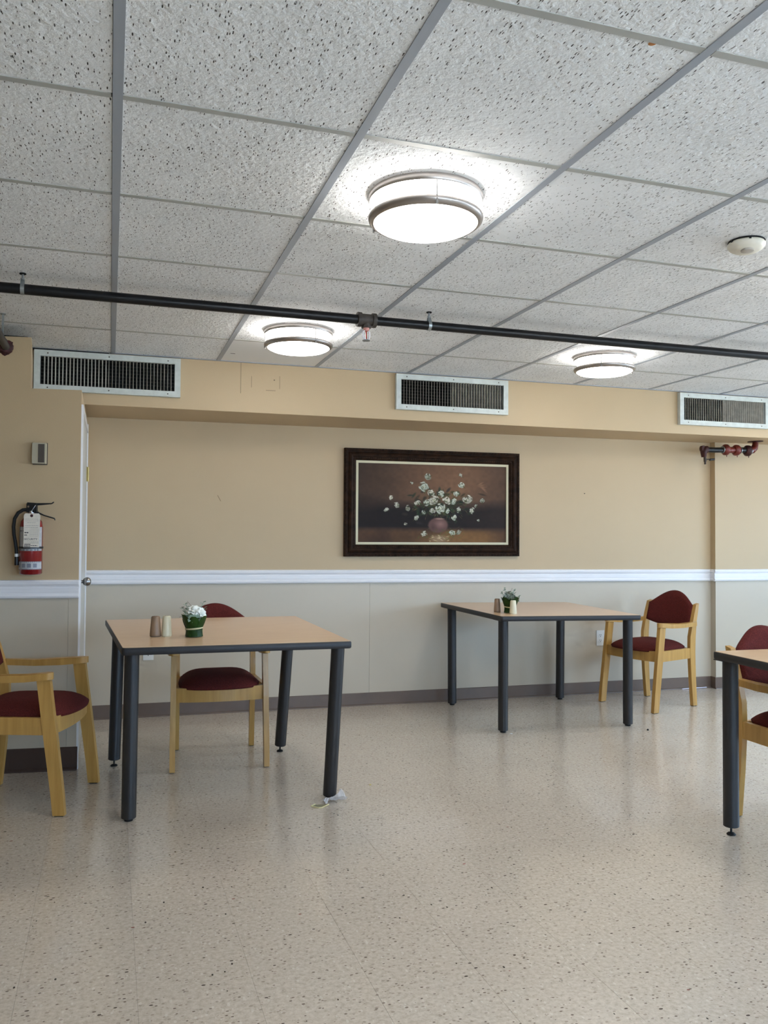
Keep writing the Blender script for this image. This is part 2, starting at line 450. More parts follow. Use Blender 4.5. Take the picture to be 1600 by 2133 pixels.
# door in the return
d1 = thing('door_1', None, None, (LW_X, 0, 0), kind='structure')
DY0, DY1, DZ = 3.10, 4.05, 1.82
obj('door_slab', box(new(), -.03, .004, DY0, DY1, .01, DZ), plain_noisy('door_paint', rgb(206, 204, 196), .4, .05, 4), d1, bevel=.002)
b = new(); box(b, -.004, .010, 3.054, DY0-.004, 0, 1.857); obj('door_casing', b, WHITE, d1, bevel=.003)
b = new(); box(b, -.004, .010, DY1+.004, DY1+.06, 0, 1.88); obj('door_casing', b, WHITE, d1, bevel=.003)
b = new(); box(b, -.004, .010, DY0-.004, DY1+.004, DZ+.004, 1.857); obj('door_casing', b, WHITE, d1, bevel=.003)
mk = Matrix.Rotation(PI/2, 4, 'Y')
b = new(); lathe(b, [(0, 0), (.028, 0), (.028, .003), (.010, .006), (.008, .010), (.009, .014), (.0165, .018), (.0215, .027), (.0225, .035), (.0195, .046), (.011, .0535), (0, .055)], 28, (.003, 3.135, .945), mk)
obj('door_knob', b, mat('satin_knob', rgb(160, 160, 158), .28, 1), d1, smooth='all')
for hz in (1.52, .25):
    b = new(); box(b, .004, .0065, DY1-.05, DY1+.002, hz, hz+.09); rod(b, (.012, DY1+.002, hz), (.012, DY1+.002, hz+.09), .006, 10); obj('door_hinge', b, GOLDB, d1)

# rest of the room shell, out of frame
b = new(); box(b, -3.1, -3, -4.2, 4.6, 0, 2.3); o = obj('wall_far_left', b, WALL, kind='structure')
b = new(); xs = [-3.1]+[v for w in WINB for v in w]+[XR]
box(b, -3.1, XR, YB-.1, YB, 0, WIN_Z[0]); box(b, -3.1, XR, YB-.1, YB, WIN_Z[1], 2.3)
for k in range(0, len(xs), 2): box(b, xs[k], xs[k+1], YB-.1, YB, WIN_Z[0], WIN_Z[1])
obj('wall_behind', b, WALL, kind='structure')
for n, (a, c) in enumerate(WINB):
    b = new()
    for (p, q, r, s) in ((a, a+.04, *WIN_Z), (c-.04, c, *WIN_Z), (a, c, WIN_Z[0], WIN_Z[0]+.04), (a, c, WIN_Z[1]-.04, WIN_Z[1]), ((a+c)/2-.02, (a+c)/2+.02, *WIN_Z)):
        box(b, p, q, YB-.07, YB-.03, r, s)
    obj('window_%d' % (n+4), b, WHITE, kind='structure')
b = new(); ys = [-4.3]+[v for w in WIN for v in w]+[4.6]
box(b, XR, XR+.12, -4.3, 4.6, 0, WIN_Z[0]); box(b, XR, XR+.12, -4.3, 4.6, WIN_Z[1], 2.3)
for k in range(0, len(ys), 2): box(b, XR, XR+.12, ys[k], ys[k+1], WIN_Z[0], WIN_Z[1])
obj('wall_right', b, WALL, kind='structure')
for n, (a, c) in enumerate(WIN):
    b = new()
    for (p, q, r, s) in ((a, a+.04, *WIN_Z), (c-.04, c, *WIN_Z), (a, c, WIN_Z[0], WIN_Z[0]+.04), (a, c, WIN_Z[1]-.04, WIN_Z[1]), ((a+c)/2-.02, (a+c)/2+.02, *WIN_Z)):
        box(b, XR+.03, XR+.09, p, q, r, s)
    obj('window_%d' % (n+1), b, WHITE, kind='structure')
obj('unseen_bounce_ground', box(new(), -20, XR+30, -40, 30, -.35, -.25), mat('pale_bounce_ground', rgb(172, 172, 170), .9), kind='structure')  # unseen ground, made pale to bounce daylight up to the ceiling

# ---------------------------------------------------------------- ceiling lamps
def make_lamp(x, y, label):
    t = thing('ceiling_light', label, 'ceiling light', (x, y, ZC), 0, 'round drum lights on the ceiling')
    b = new(); lathe(b, [(0, 0), (.15, 0), (.15, -.012), (.155, -.014), (.157, -.086), (.155, -.092), (.14, -.099), (.09, -.106), (0, -.109)], 64)
    obj('diffuser', b, DIFF, t, smooth='all')
    b = new(); lathe(b, [(.156, 0), (.174, 0), (.177, -.004), (.177, -.018), (.174, -.022), (.171, -.018), (.171, -.006), (.156, -.004), (.156, 0)], 72)
    obj('upper_ring', b, NICKEL, t, smooth=True)
    b = new(); lathe(b, [(.172, -.066), (.176, -.067), (.178, -.073), (.176, -.081), (.164, -.090), (.160, -.089), (.161, -.085), (.170, -.077), (.172, -.072), (.172, -.066)], 72)
    obj('lower_ring', b, NICKEL, t, smooth='all')
    for k in range(3):
        a = k*2*PI/3+math.radians(260); b = new(); x0, y0 = .1725*math.cos(a), .1725*math.sin(a)
        rod(b, (x0, y0, -.012), (x0, y0, -.072), .003, 10); rod(b, (x0*1.0, y0*1.0, -.068), (x0, y0, -.092), .005, 12)
        obj('post', b, CHROME, t, smooth=True)
    return t
L1 = make_lamp(.915, .915, 'largest and nearest round drum light, top centre of the ceiling')
for (x, y, lab) in ((.915, 2.745, 'round drum light on the ceiling beyond the black pipe, above the left table'),
                    (2.745, 2.745, 'round drum light on the ceiling beyond the black pipe, above the right table'),
                    (2.745, .915, 'round drum light out of frame at right'), (.915, -.915, 'round drum light behind the viewer'),
                    (2.745, -.915, 'round drum light behind the viewer at right'), (4.575, 2.745, 'round drum light at far right out of frame'),
                    (4.575, .915, 'round drum light further right out of frame')):
    copy_tree(L1, (x, y, ZC), .47 if x < 1 else -.5, lab)

# smoke detector
t = thing('smoke_detector', 'cream round smoke detector on a ceiling tile at the right edge', 'smoke detector', (2.142, .92, ZC+.003))
b = new(); lathe(b, [(0, 0), (.060, 0), (.062, -.004), (.060, -.0065), (0, -.0065)], 40); obj('base_ring', b, DARK, t, smooth=True)
b = new(); lathe(b, [(0, -.006), (.060, -.006), (.064, -.012), (.063, -.020), (.055, -.030), (.040, -.038), (.02, -.0415), (0, -.042)], 48); obj('cover', b, SMOKE, t, smooth='all')
b = new(); lathe(b, [(0, -.030), (.022, -.030), (.022, -.0435), (.019, -.045), (0, -.045)], 28, (-.012, -.018, 0)); obj('sounder', b, plain_noisy('sounder_grey', rgb(186, 180, 170), .5), t, smooth=True)
for k in range(6):
    a = k*PI/3; b = new(); box(b, -.004, .004, -.0035, .0035, -.012, -.006, Matrix.Rotation(a, 4, 'Z') @ Matrix.Translation((.061, 0, 0))); obj('clip', b, DARK, t)

# ---------------------------------------------------------------- sprinkler pipe
PY, PZ, PR = 2.18, 2.188, .0215
t = thing('sprinkler_pipe', 'long black sprinkler pipe running across under the ceiling', 'pipe', (0, PY, PZ))
b = new(); rod(b, (-2.95, 0, 0), (1.11, 0, 0), PR, 28); obj('pipe_run', b, BLACKP, t, smooth=True)
b = new(); rod(b, (1.11, 0, 0), (XR-.1, 0, 0), PR*.97, 28); obj('pipe_run', b, BLACKP, t, smooth=True)
b = new(); rod(b, (1.07, 0, 0), (1.15, 0, 0), PR*1.28, 24)
for s in (1.066, 1.137): rod(b, (s, 0, 0), (s+.018, 0, 0), PR*1.55, 24)
rod(b, (1.11, 0, 0), (1.11, 0, -.034), PR*1.0, 20); rod(b, (1.11, 0, -.028), (1.11, 0, -.037), PR*1.12, 8)
obj('tee_fitting', b, IRON, t, smooth=True)
hd = thing('fire_sprinkler', 'small pendant sprinkler head under the tee of the black pipe', 'sprinkler', (1.11, PY, PZ-.037), .4)
b = new(); lathe(b, [(0, 0), (.009, 0), (.010, -.004), (.008, -.010), (0, -.010)], 16); obj('thread', b, mat('pinkish_tape', rgb(214, 150, 140), .6), hd, smooth=True)
b = new()
for s in (-1, 1): tube(b, [(s*.006, 0, -.008), (s*.0125, 0, -.013), (s*.0135, 0, -.024), (s*.010, 0, -.034), (0, 0, -.039)], .0022, 8)
obj('yoke', b, mat('white_sprinkler', rgb(228, 226, 234), .35), hd, smooth=True)
b = new(); rod(b, (0, 0, -.010), (0, 0, -.036), .0022, 8); obj('glass_bulb', b, mat('red_bulb', rgb(150, 24, 20), .2), hd, smooth=True)
b = new(); lathe(b, [(0, -.039), (.012, -.039), (.013, -.041), (0, -.0415)], 16); obj('deflector', b, GALV, hd, smooth=True); hd.scale = (1.45, 1.45, 1.45)
def hanger(x, label):
    t = thing('pipe_hanger', label, 'pipe hanger', (x, PY, PZ), 0, 'pipe hangers on the black pipe')
    b = new(); pts = []
    for k in range(25):
        a = -PI/2+k*2*PI/24
        yy, zz = math.cos(a)*(PR+.0015), math.sin(a)*(PR+.0015)
        if math.sin(a) > .45: zz = PR+.022*(math.sin(a)-.2); yy *= .45
        pts.append((yy, zz))
    for (y0, z0), (y1, z1) in zip(pts, pts[1:]):
        box(b, -.0075, .0075, -.0009, .0009, 0, max(1e-4, math.hypot(y1-y0, z1-z0)), Matrix.Translation((0, y0, z0)) @ Matrix.Rotation(math.atan2(-(y1-y0), (z1-z0)), 4, 'X'))
    obj('strap', b, GALV, t)
    b = new(); rod(b, (0, 0, PR+.012), (0, 0, ZC-PZ+.002), .0042, 10); rod(b, (0, 0, PR+.018), (0, 0, PR+.024), .008, 6); obj('threaded_rod', b, GALV, t)
    b = new(); lathe(b, [(0, ZC-PZ+.0035), (.013, ZC-PZ+.0035), (.013, ZC-PZ-.001), (0, ZC-PZ-.001)], 20); obj('escutcheon', b, DARK, t)
    return t
h0 = hanger(-.352, 'galvanised strap hanger on the black pipe near the left edge')
copy_tree(h0, (1.42, PY, PZ), 0, 'galvanised strap hanger on the black pipe right of the sprinkler tee')
copy_tree(h0, (4.4, PY, PZ), 0, 'galvanised strap hanger on the black pipe far right out of frame')

obj('tile_slot', box(new(), .655, .682, 3.405, 3.413, ZC+.0025, ZC+.0031), DARK, ceil)
b = new(); box(b, 0, .004, -.0006, 0, 0, .045, Matrix.Rotation(-.5, 4, 'Y')); o = obj('wall_scuff', b, mat('scuff', rgb(140, 118, 88), .7), wb); o.location = (.83, 0, 1.415)
# short pipe into the left wall
t = thing('wall_pipe', 'dark pipe entering the left wall through a ragged red collar', 'pipe', (-.512, lwY(-.512), 2.135))
b = new(); rod(b, (-.0, -2.2, .0), (0, .02, 0), .0185, 20); obj('pipe_run', b, mat('dark_grey_pipe', rgb(58, 56, 52), .5), t, smooth=True)
random.seed(4)
b = new(); n = 26; ring = []
prof = [(.018, -.014), (.030, -.012), (.042, 0)]
R = []
for r, y in prof:
    R.append([b.verts.new((r*(1+(random.uniform(-.16, .16) if r > .035 else 0))*math.cos(2*PI*k/n), y, r*(1+(random.uniform(-.16, .16) if r > .035 else 0))*math.sin(2*PI*k/n))) for k in range(n)])
for A, B in zip(R, R[1:]):
    for k in range(n): b.faces.new((A[k], A[(k+1) % n], B[(k+1) % n], B[k]))
obj('red_collar', b, MAROON, t)
b = new(); box(b, .004, .012, -.22, -.205, .02, .118); lathe(b, [(0, .118), (.012, .118), (.012, .113), (0, .113)], 16, (.008, -.212, 0)); obj('hanger_strap', b, GALV, t)

# ---------------------------------------------------------------- vents
def make_vent(x0, x1, label):
    w = x1-x0; zc = (VZ0+VZ1)/2; h = VZ1-VZ0
    px = SOF_X+(x0+x1)/2*math.cos(SOF_A); py = SOF_Y+(x0+x1)/2*math.sin(SOF_A)
    t = thing('air_vent', label, 'vent', (px, py, zc), SOF_A, 'air vents in the soffit')
    hw, hh, bd = w/2, h/2-.002, .034
    b = new(); box(b, -hw, hw, -.032, -.001, -hh, -hh+bd); box(b, -hw, hw, -.032, -.001, hh-bd, hh)
    box(b, -hw, -hw+bd, -.032, -.001, -hh+bd, hh-bd); box(b, hw-bd, hw, -.032, -.001, -hh+bd, hh-bd)
    obj('vent_frame', b, VENTW, t)
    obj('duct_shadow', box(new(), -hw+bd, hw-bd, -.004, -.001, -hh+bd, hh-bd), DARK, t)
    N = 38; iw = w-2*bd
    for k in range(N):
        if k == 0: continue
        xx = -hw+bd+iw*k/N; a = math.radians(-17) if k < N*.5 else math.radians(11)
        b = new(); box(b, -.0007, .0007, 0, .018, -hh+bd, hh-bd, Matrix.Translation((xx, -.028, 0)) @ Matrix.Rotation(a, 4, 'Z'))
        obj('louvre', b, LOUV, t)
    for k in range(8):
        zz = -hh+bd+(2*hh-2*bd)*(k+.5)/8; b = new(); box(b, -hw+bd, hw-bd, -.0085, -.0045, zz-.0008, zz+.0008); obj('rear_blade', b, mat('rear_blade', rgb(70, 66, 60), .7) if k == 0 and 'rear_blade' not in MATS else MATS['rear_blade'], t)
    for sx in (-.82, 0, .82):
        for sz in (-1, 1):
            b = new(); lathe(b, [(0, 0), (.004, 0), (.003, .0015), (0, .002)], 10, (sx*hw, -.032, sz*(hh-bd/2)), Matrix.Rotation(PI/2, 4, 'X')); obj('screw', b, IRON, t)
    return t
make_vent(*VENTS[0], 'white framed air vent at the left end of the soffit')
make_vent(*VENTS[1], 'white framed air vent in the soffit above the painting')
make_vent(*VENTS[2], 'white framed air vent at the right end of the soffit')

# ---------------------------------------------------------------- painting
PX0, PX1, PZ0, PZ1 = 1.549, 2.877, 1.044, 1.803
pc = ((PX0+PX1)/2, backY((PX0+PX1)/2)-.001, (PZ0+PZ1)/2)
t = thing('framed_painting', 'framed oil painting of white flowers in a bowl on the back wall', 'painting', pc, BACK_A)
hw, hh = (PX1-PX0)/2, (PZ1-PZ0)/2
FB = .084
prof = [(0, 0), (0, -.030), (.006, -.036), (.014, -.037), (.020, -.031), (.026, -.030), (.034, -.040), (.046, -.046), (.056, -.042), (.060, -.034), (.066, -.033), (.074, -.028), (FB, -.020), (FB, 0)]
for side in range(4):
    b = new(); A = []; B = []
    for d, y in prof:
        if side == 0: A.append((-hw+d, y, hh-d)); B.append((hw-d, y, hh-d))
        if side == 1: A.append((hw-d, y, hh-d)); B.append((hw-d, y, -hh+d))
        if side == 2: A.append((hw-d, y, -hh+d)); B.append((-hw+d, y, -hh+d))
        if side == 3: A.append((-hw+d, y, -hh+d)); B.append((-hw+d, y, hh-d))
    loft(b, [A, B]); o = obj('frame_moulding', b, FRAMEW, t)
    # carved rope beads along the outer and inner edges
    b = new(); L = (hw if side % 2 == 0 else hh)
    for off, r, n in ((.009, .0085, int(L*2/.024)), (.066, .006, int(L*2/.018))):
        for k in range(n):
            s = -L+off+(2*L-2*off)*(k+.5)/n
            c = {0: (s, 0, hh-off), 1: (hw-off, 0, s), 2: (s, 0, -hh+off), 3: (-hw+off, 0, s)}[side]
            sx = Matrix.Diagonal((1.25, .8, .8, 1)) if side % 2 == 0 else Matrix.Diagonal((.8, .8, 1.25, 1))
            mm = Matrix.Translation((c[0], -.034 if off < .02 else -.032, c[2])) @ Matrix.Rotation(.5, 4, 'Y') @ sx
            lathe(b, [(0, -r), (r*.8, -r*.55), (r*.8, r*.55), (0, r)], 6, mtx=mm)
    obj('carved_beading', b, FRAMEW, o, smooth=True, kind='stuff')
iw, ih = hw-FB, hh-FB; LB = .017
b = new()
box(b, -iw, iw, -.019, -.004, ih-LB, ih); box(b, -iw, iw, -.019, -.004, -ih, -ih+LB); box(b, -iw, -iw+LB, -.019, -.004, -ih+LB, ih-LB); box(b, iw-LB, iw, -.019, -.004, -ih+LB, ih-LB)
obj('liner', b, LINER, t)
def paint():
    NX_, NY_ = 520, 286
    ys, xs = np.mgrid[0:NY_, 0:NX_]
    X = 180+1230*(xs+.5)/NX_; top = 170+38*(X-180)/1230; Y = top+(845-top)*(ys+.5)/NY_
    img = np.zeros((NY_, NX_, 3))
    v = (ys+.5)/NY_; u = (xs+.5)/NX_
    def lerp(a, b_, t): return a+(b_-a)*t[..., None]
    C = lambda *c: np.array(c, float)
    rs = np.random.RandomState(3)
    def blur_noise(n, m):
        g_ = rs.rand(n+1, m+1); yy = v*n; xx = u*m; y0 = np.minimum(yy.astype(int), n-1); x0 = np.minimum(xx.astype(int), m-1)
        fy = yy-y0; fx = xx-x0; fy = fy*fy*(3-2*fy); fx = fx*fx*(3-2*fx)
        return (g_[y0, x0]*(1-fx)+g_[y0, x0+1]*fx)*(1-fy)+(g_[y0+1, x0]*(1-fx)+g_[y0+1, x0+1]*fx)*fy
    img[:] = lerp(C(56, 44, 37), C(112, 86, 66), np.clip(np.exp(-((u-.62)/.42)**2-((v-.22)/.5)**2), 0, 1))
    img = lerp(img, C(78, 60, 48)+0*img, np.clip((u-.8)*2, 0, .6))
    dark = np.clip((v-.42+.12*(blur_noise(3, 4)-.5))/.16, 0, 1)*np.clip((.86-v)/.06, 0, 1)
    img = lerp(img, C(27, 21, 20)+0*img, dark*np.clip(1.05-.25*np.exp(-((u-.95)/.2)**2), 0, 1)*.93)
    gr = np.clip((v-.80)/.07, 0, 1)
    img = lerp(img, lerp(C(58, 42, 34), C(112, 84, 52), np.clip(np.exp(-((u-.70)/.22)**2-((v-.95)/.12)**2)+.45*blur_noise(6, 12), 0, 1)), gr)
    img *= (1+.10*(blur_noise(30, 50)-.5)+.12*(blur_noise(9, 6)-.5))[..., None]
    def blob(cx, cy, rx, ry, col, rot=0, soft=.35, al=1.0):
        c, s = math.cos(rot), math.sin(rot); dx = X-cx; dy = Y-cy
        d = np.sqrt(((dx*c+dy*s)/rx)**2+((-dx*s+dy*c)/ry)**2)
        a = np.clip((1-d)/soft, 0, 1)*al
        img[:] = lerp(img, C(*col)+0*img, a)
    for k in range(5): blob(1190+k*8, 350+k*14, 40, 9, (150, 118, 92), -.5+.3*k, .9, .5)
    # foliage mass
    for k in range(110): blob(rs.normal(850, 130), rs.normal(530, 70), rs.uniform(18, 46), rs.uniform(8, 20), (rs.uniform(28, 52), rs.uniform(36, 58), rs.uniform(28, 38)), rs.uniform(0, PI), .6, .7)
    for k in range(260):
        a = rs.uniform(0, 2*PI); r = rs.uniform(30, 190); cx = 850+r*1.25*math.cos(a); cy = 540+r*.72*math.sin(a)
        blob(cx, cy, rs.uniform(9, 26), rs.uniform(1.5, 3), (rs.uniform(60, 112), rs.uniform(72, 104), rs.uniform(44, 62)), a+rs.uniform(-.5, .5), .6, .65)
    # bowl
    blob(832, 700, 90, 70, (92, 70, 68), 0, .18); blob(850, 690, 62, 46, (136, 108, 104), 0, .9, .8); blob(790, 720, 40, 40, (74, 56, 56), 0, .9, .7)
    blob(845, 646, 50, 7, (176, 150, 140), 0, .6, .7)
    blob(840, 815, 100, 40, (130, 112, 90), 0, .5, .9)
    for k in range(16): blob(rs.uniform(760, 920), rs.uniform(785, 838), rs.uniform(10, 26), rs.uniform(3, 7), (186, 172, 142), rs.uniform(-.6, .6), .6, .7)
    for k in range(70):
        cx = rs.choice([770, 930, 1000]); blob(rs.normal(cx, 45), rs.normal(780, 26), rs.uniform(9, 24), rs.uniform(1.6, 3), (rs.uniform(60, 110), rs.uniform(76, 108), rs.uniform(40, 56)), rs.uniform(-1.2, 1.2), .6, .7)
    fl = [(712, 375, 44), (745, 288, 30), (613, 342, 14), (1018, 276, 19), (1026, 362, 27), (985, 432, 27), (772, 425, 28), (856, 432, 30), (795, 487, 46), (735, 508, 30), (905, 490, 40), (960, 500, 28), (1082, 484, 46), (657, 510, 28), (850, 558, 46), (785, 578, 28), (912, 582, 22), (712, 592, 20), (1000, 570, 25), (1148, 535, 18), (1118, 575, 28), (1203, 490, 25), (442, 465, 22), (492, 530, 28), (406, 570, 22), (580, 556, 27), (652, 636, 25), (966, 636, 26), (563, 690, 14), (1172, 657, 13), (715, 772, 26), (953, 765, 28), (1003, 760, 24)]
    for (cx, cy, r) in fl:
        r *= 1.12
        g_ = rs.uniform(-8, 6); dim = .78 if (cx, cy) in ((745, 288), (1203, 490), (580, 556), (1148, 535), (1003, 760)) else 1
        dim *= rs.uniform(.86, 1.05); tw = rs.uniform(0, PI); sq = rs.uniform(.62, .95)
        blob(cx, cy, r*1.0, r*sq, (78*dim, 88*dim, 74*dim), tw, .6, .7)
        n = 6 if r > 24 else 4
        for k in range(n*4):
            a = rs.uniform(0, 2*PI); rr_ = rs.uniform(.05, .82)**.8*r; ex, ey = rr_*math.cos(a), rr_*math.sin(a)*sq
            ex, ey = ex*math.cos(tw)-ey*math.sin(tw), ex*math.sin(tw)+ey*math.cos(tw)
            lit = .5-.5*(ex*.3+ey)/r; q = (rs.uniform(150, 178)+76*lit*rs.uniform(.5, 1))*dim
            blob(cx+ex, cy+ey, r*rs.uniform(.26, .46), r*rs.uniform(.09, .2), (q-7+g_, q, q-9), math.atan2(ey, ex)+PI/2+rs.uniform(-.5, .5), .5, .9)
            if k % 3 == 0: blob(cx+ex*.7, cy+ey*.7+r*.1, r*.3, r*.06, (74*dim, 82*dim, 64*dim), math.atan2(ey, ex)+PI/2, .6, .75)
        for k in range(2): blob(cx+rs.uniform(-1, 1)*r, cy+rs.uniform(-.2, 1)*r, r*.5, r*.12, (60, 72, 40), rs.uniform(0, PI), .6, .7)
        blob(cx, cy, r*.2, r*.16, (200*dim, 206*dim, 178*dim), 0, .6, .8)
    img = np.clip(img*np.array((1.08, 1.03, .98)), 0, 255)/255
    lin = np.where(img <= .04045, img/12.92, ((img+.055)/1.055)**2.4)
    w2, h2 = iw-LB, ih-LB
    vx = np.linspace(-w2, w2, NX_); vz = np.linspace(h2, -h2, NY_)
    co = np.zeros((NY_, NX_, 3)); co[..., 0] = vx[None]; co[..., 1] = -.012; co[..., 2] = vz[:, None]
    idx = np.arange(NX_*NY_).reshape(NY_, NX_)
    q = np.stack([idx[:-1, :-1], idx[1:, :-1], idx[1:, 1:], idx[:-1, 1:]], -1).reshape(-1, 4)
    me = bpy.data.meshes.new('canvas'); me.vertices.add(NX_*NY_); me.vertices.foreach_set('co', co.ravel())
    me.loops.add(q.size); me.loops.foreach_set('vertex_index', q.ravel().astype(np.int32)); me.polygons.add(len(q)); me.polygons.foreach_set('loop_start', np.arange(0, q.size, 4, dtype=np.int32))
    me.update(calc_edges=True)
    at = me.color_attributes.new('paint', 'FLOAT_COLOR', 'POINT')
    at.data.foreach_set('color', np.concatenate([lin, np.ones((NY_, NX_, 1))], -1).ravel().astype(np.float32))
    m = mat('oil_paint', (1, 1, 1, 1), .6, spec=.2); tt = NT(m); a = tt.n('ShaderNodeAttribute'); a.attribute_name = 'paint'; tt.col(a.outputs['Color'])
    tt.bump(tt.noise(tt.pos(), 180, 2), .15, .002)
    me.materials.append(m); o = bpy.data.objects.new('canvas', me); COL.objects.link(o); o.parent = t
    o['label'] = 'dark brown canvas with white blossoms in a mauve bowl'
paint()
obj('backing', box(new(), -iw, iw, -.010, -.002, -ih, ih), DARK, t)

# ---------------------------------------------------------------- outlets, thermostat, scuffs
def outlet(s, z, label):
    x, y = back(s); t = thing('wall_outlet', label, 'outlet', (x, y, z), BACK_A, 'white wall outlets')
    obj('cover_plate', box(new(), -.032, .034, -.006, 0, -.058, .058), OUTLW, t, bevel=.002)
    for dz in (-.02, .02):
        b = new(); lathe(b, [(0, 0), (.0165, 0), (.0165, .002), (0, .002)], 20, (0, -.006, dz), Matrix.Rotation(PI/2, 4, 'X')); o = obj('receptacle', b, OUTLW, t)
        b = new(); box(b, -.007, -.0045, -.0085, -.0078, dz-.001, dz+.008); box(b, .0045, .007, -.0085, -.0078, dz-.001, dz+.008); box(b, -.0025, .0025, -.0085, -.0078, dz-.010, dz-.005); obj('slots', b, DARK, o)
outlet(.376, .428, 'white wall outlet on the back wall behind the left table')
outlet(3.692, .42, 'white wall outlet on the back wall beside the right chair')

def lwp(s): return (LW_X+s*math.cos(LW_A), LW_Y+s*math.sin(LW_A))
x, y = lwp(-.195)
t = thing('thermostat', 'small cream and dark grey wall thermostat above the fire extinguisher', 'thermostat', (x, y, 1.598), LW_A)
obj('housing', box(new(), -.032, .032, -.038, 0, -.052, .052), PLASTG, t, bevel=.003)
obj('wall_plate', box(new(), -.035, .035, -.006, 0, -.056, .055), PLASTD, t)
obj('dark_cover', box(new(), -.003, .027, -.040, -.037, -.047, .046), PLASTD, t)
tag(obj('nail', lathe(new(), [(0, 0), (.0035, 0), (.003, .006), (0, .007)], 10, (back(3.56)[0], back(3.56)[1], 1.52), Matrix.Rotation(PI/2, 4, 'X')), IRON), 'tiny dark nail in the back wall right of the painting', 'nail')

# ---------------------------------------------------------------- fire extinguisher
x, y = lwp(-.227)
t = thing('fire_extinguisher', 'red fire extinguisher with paper tag hanging on the left wall', 'fire extinguisher', (x, y-.062, .99), LW_A)
t.scale = (1, 1, 1.055)
r = .054
b = new(); lathe(b, [(0, .004), (.046, 0), (r, .006), (r, .225), (.050, .250), (.036, .268), (.018, .278), (.016, .290), (0, .290)], 40); cyl = obj('cylinder', b, EXRED, t, smooth='all')
def band(z0, z1, m, nm, rr=r+.0006, a0=-2.9, a1=-.24):
    b = new(); n = 24
    A = [b.verts.new((rr*math.cos(a0+(a1-a0)*k/n), rr*math.sin(a0+(a1-a0)*k/n), z0)) for k in range(n+1)]
    B = [b.verts.new((v.co.x, v.co.y, z1)) for v in A]
    for k in range(n): b.faces.new((A[k], A[k+1], B[k+1], B[k]))
    return obj(nm, b, m, t, smooth=True)
lb = band(.112, .224, LABELM, 'label'); band(.026, .062, mat('pictogram_label', rgb(176, 176, 176), .5), 'lower_label')
b = new(); random.seed(8)
for k in range(15):
    a = -2.75+k*.17
    for z in (.060, .026): box(b, -.0025, .0025, -.0004, .0004, z-.002, z+.0025, Matrix.Translation(((r+.001)*math.cos(a), (r+.001)*math.sin(a), 0)) @ Matrix.Rotation(a+PI/2, 4, 'Z'))
for k in range(4):
    a = -2.5+k*.5; box(b, -.009, .009, -.0004, .0004, .034, .053, Matrix.Translation(((r+.001)*math.cos(a), (r+.001)*math.sin(a), 0)) @ Matrix.Rotation(a+PI/2, 4, 'Z'))
obj('pictograms', b, mat('grey_ink', rgb(120, 122, 132), .6), t)
b = new()
for a in (-2.55, -.75): box(b, -.0022, .0022, -.0004, .0004, .112, .224, Matrix.Translation(((r+.001)*math.cos(a), (r+.001)*math.sin(a), 0)) @ Matrix.Rotation(a+PI/2, 4, 'Z'))
for k in range(5):
    for z in (.1165, .127+.0, .205): 
        a = -2.35+k*.34; box(b, -.006, .006, -.0004, .0004, z-.0016, z+.0016, Matrix.Translation(((r+.001)*math.cos(a), (r+.001)*math.sin(a), 0)) @ Matrix.Rotation(a+PI/2, 4, 'Z'))
obj('label_print', b, MATS['printed_ink'], t)
b = new(); lathe(b, [(r+.0008, .122), (r+.003, .122), (r+.003, .132), (r+.0008, .132)], 40); obj('bracket_strap', b, BLKP, t, smooth=True)
obj('bracket_back', box(new(), -.02, .02, r-.006, .0615, .09, .30), BLKP, t)
b = new(); box(b, -.022, .026, -.014, .014, .292, .335); obj('valve_body', b, BLKP, t, bevel=.004)
b = new(); rod(b, (0, 0, .275), (0, 0, .30), .015, 16); obj('valve_neck', b, CHROME, t, smooth=True)
b = new(); loft(b, [[(-.02, -.009, .326), (-.02, .009, .326), (-.02, .009, .340), (-.02, -.009, .340)], [(.03, -.009, .326), (.03, .009, .326), (.03, .009, .337), (.03, -.009, .337)], [(.094, -.008, .333), (.094, .008, .333), (.094, .008, .338), (.094, -.008, .338)], [(.104, -.007, .340), (.104, .007, .340), (.104, .007, .345), (.104, -.007, .345)]]); obj('squeeze_lever', b, BLKP, t)
b = new(); loft(b, [[(.02, -.009, .292), (.02, .009, .292), (.02, .009, .300), (.02, -.009, .300)], [(.06, -.009, .276), (.06, .009, .276), (.06, .009, .282), (.06, -.009, .282)], [(.108, -.008, .262), (.108, .008, .262), (.108, .008, .268), (.108, -.008, .268)], [(.111, -.007, .255), (.111, .007, .255), (.112, .007, .261), (.112, -.007, .261)]]); obj('carry_handle', b, BLKP, t)
b = new(); lathe(b, [(0, 0), (.005, 0), (.005, .004), (0, .004)], 12, (-.012, -.014, .320), Matrix.Rotation(PI/2, 4, 'X')); rod(b, (.004, -.016, .300), (.022, -.016, .327), .0016, 8); obj('pull_pin', b, CHROME, t)
b = new(); tube(b, [(-.020, 0, .306), (-.040, -.002, .304), (-.062, -.004, .29), (-.078, -.005, .262), (-.082, -.006, .225), (-.079, -.008, .19), (-.072, -.010, .155), (-.066, -.012, .12), (-.064, -.012, .085)], .0085, 14); obj('hose', b, RUB, t, smooth=True)
b = new(); rod(b, (-.064, -.012, .085), (-.063, -.012, .044), .0095, 14, .0105); obj('nozzle', b, BLKP, t, smooth=True)
b = new(); rod(b, (-.064, -.012, .098), (-.064, -.012, .084), .0100, 14); obj('hose_ring', b, OUTLW, t, smooth=True)
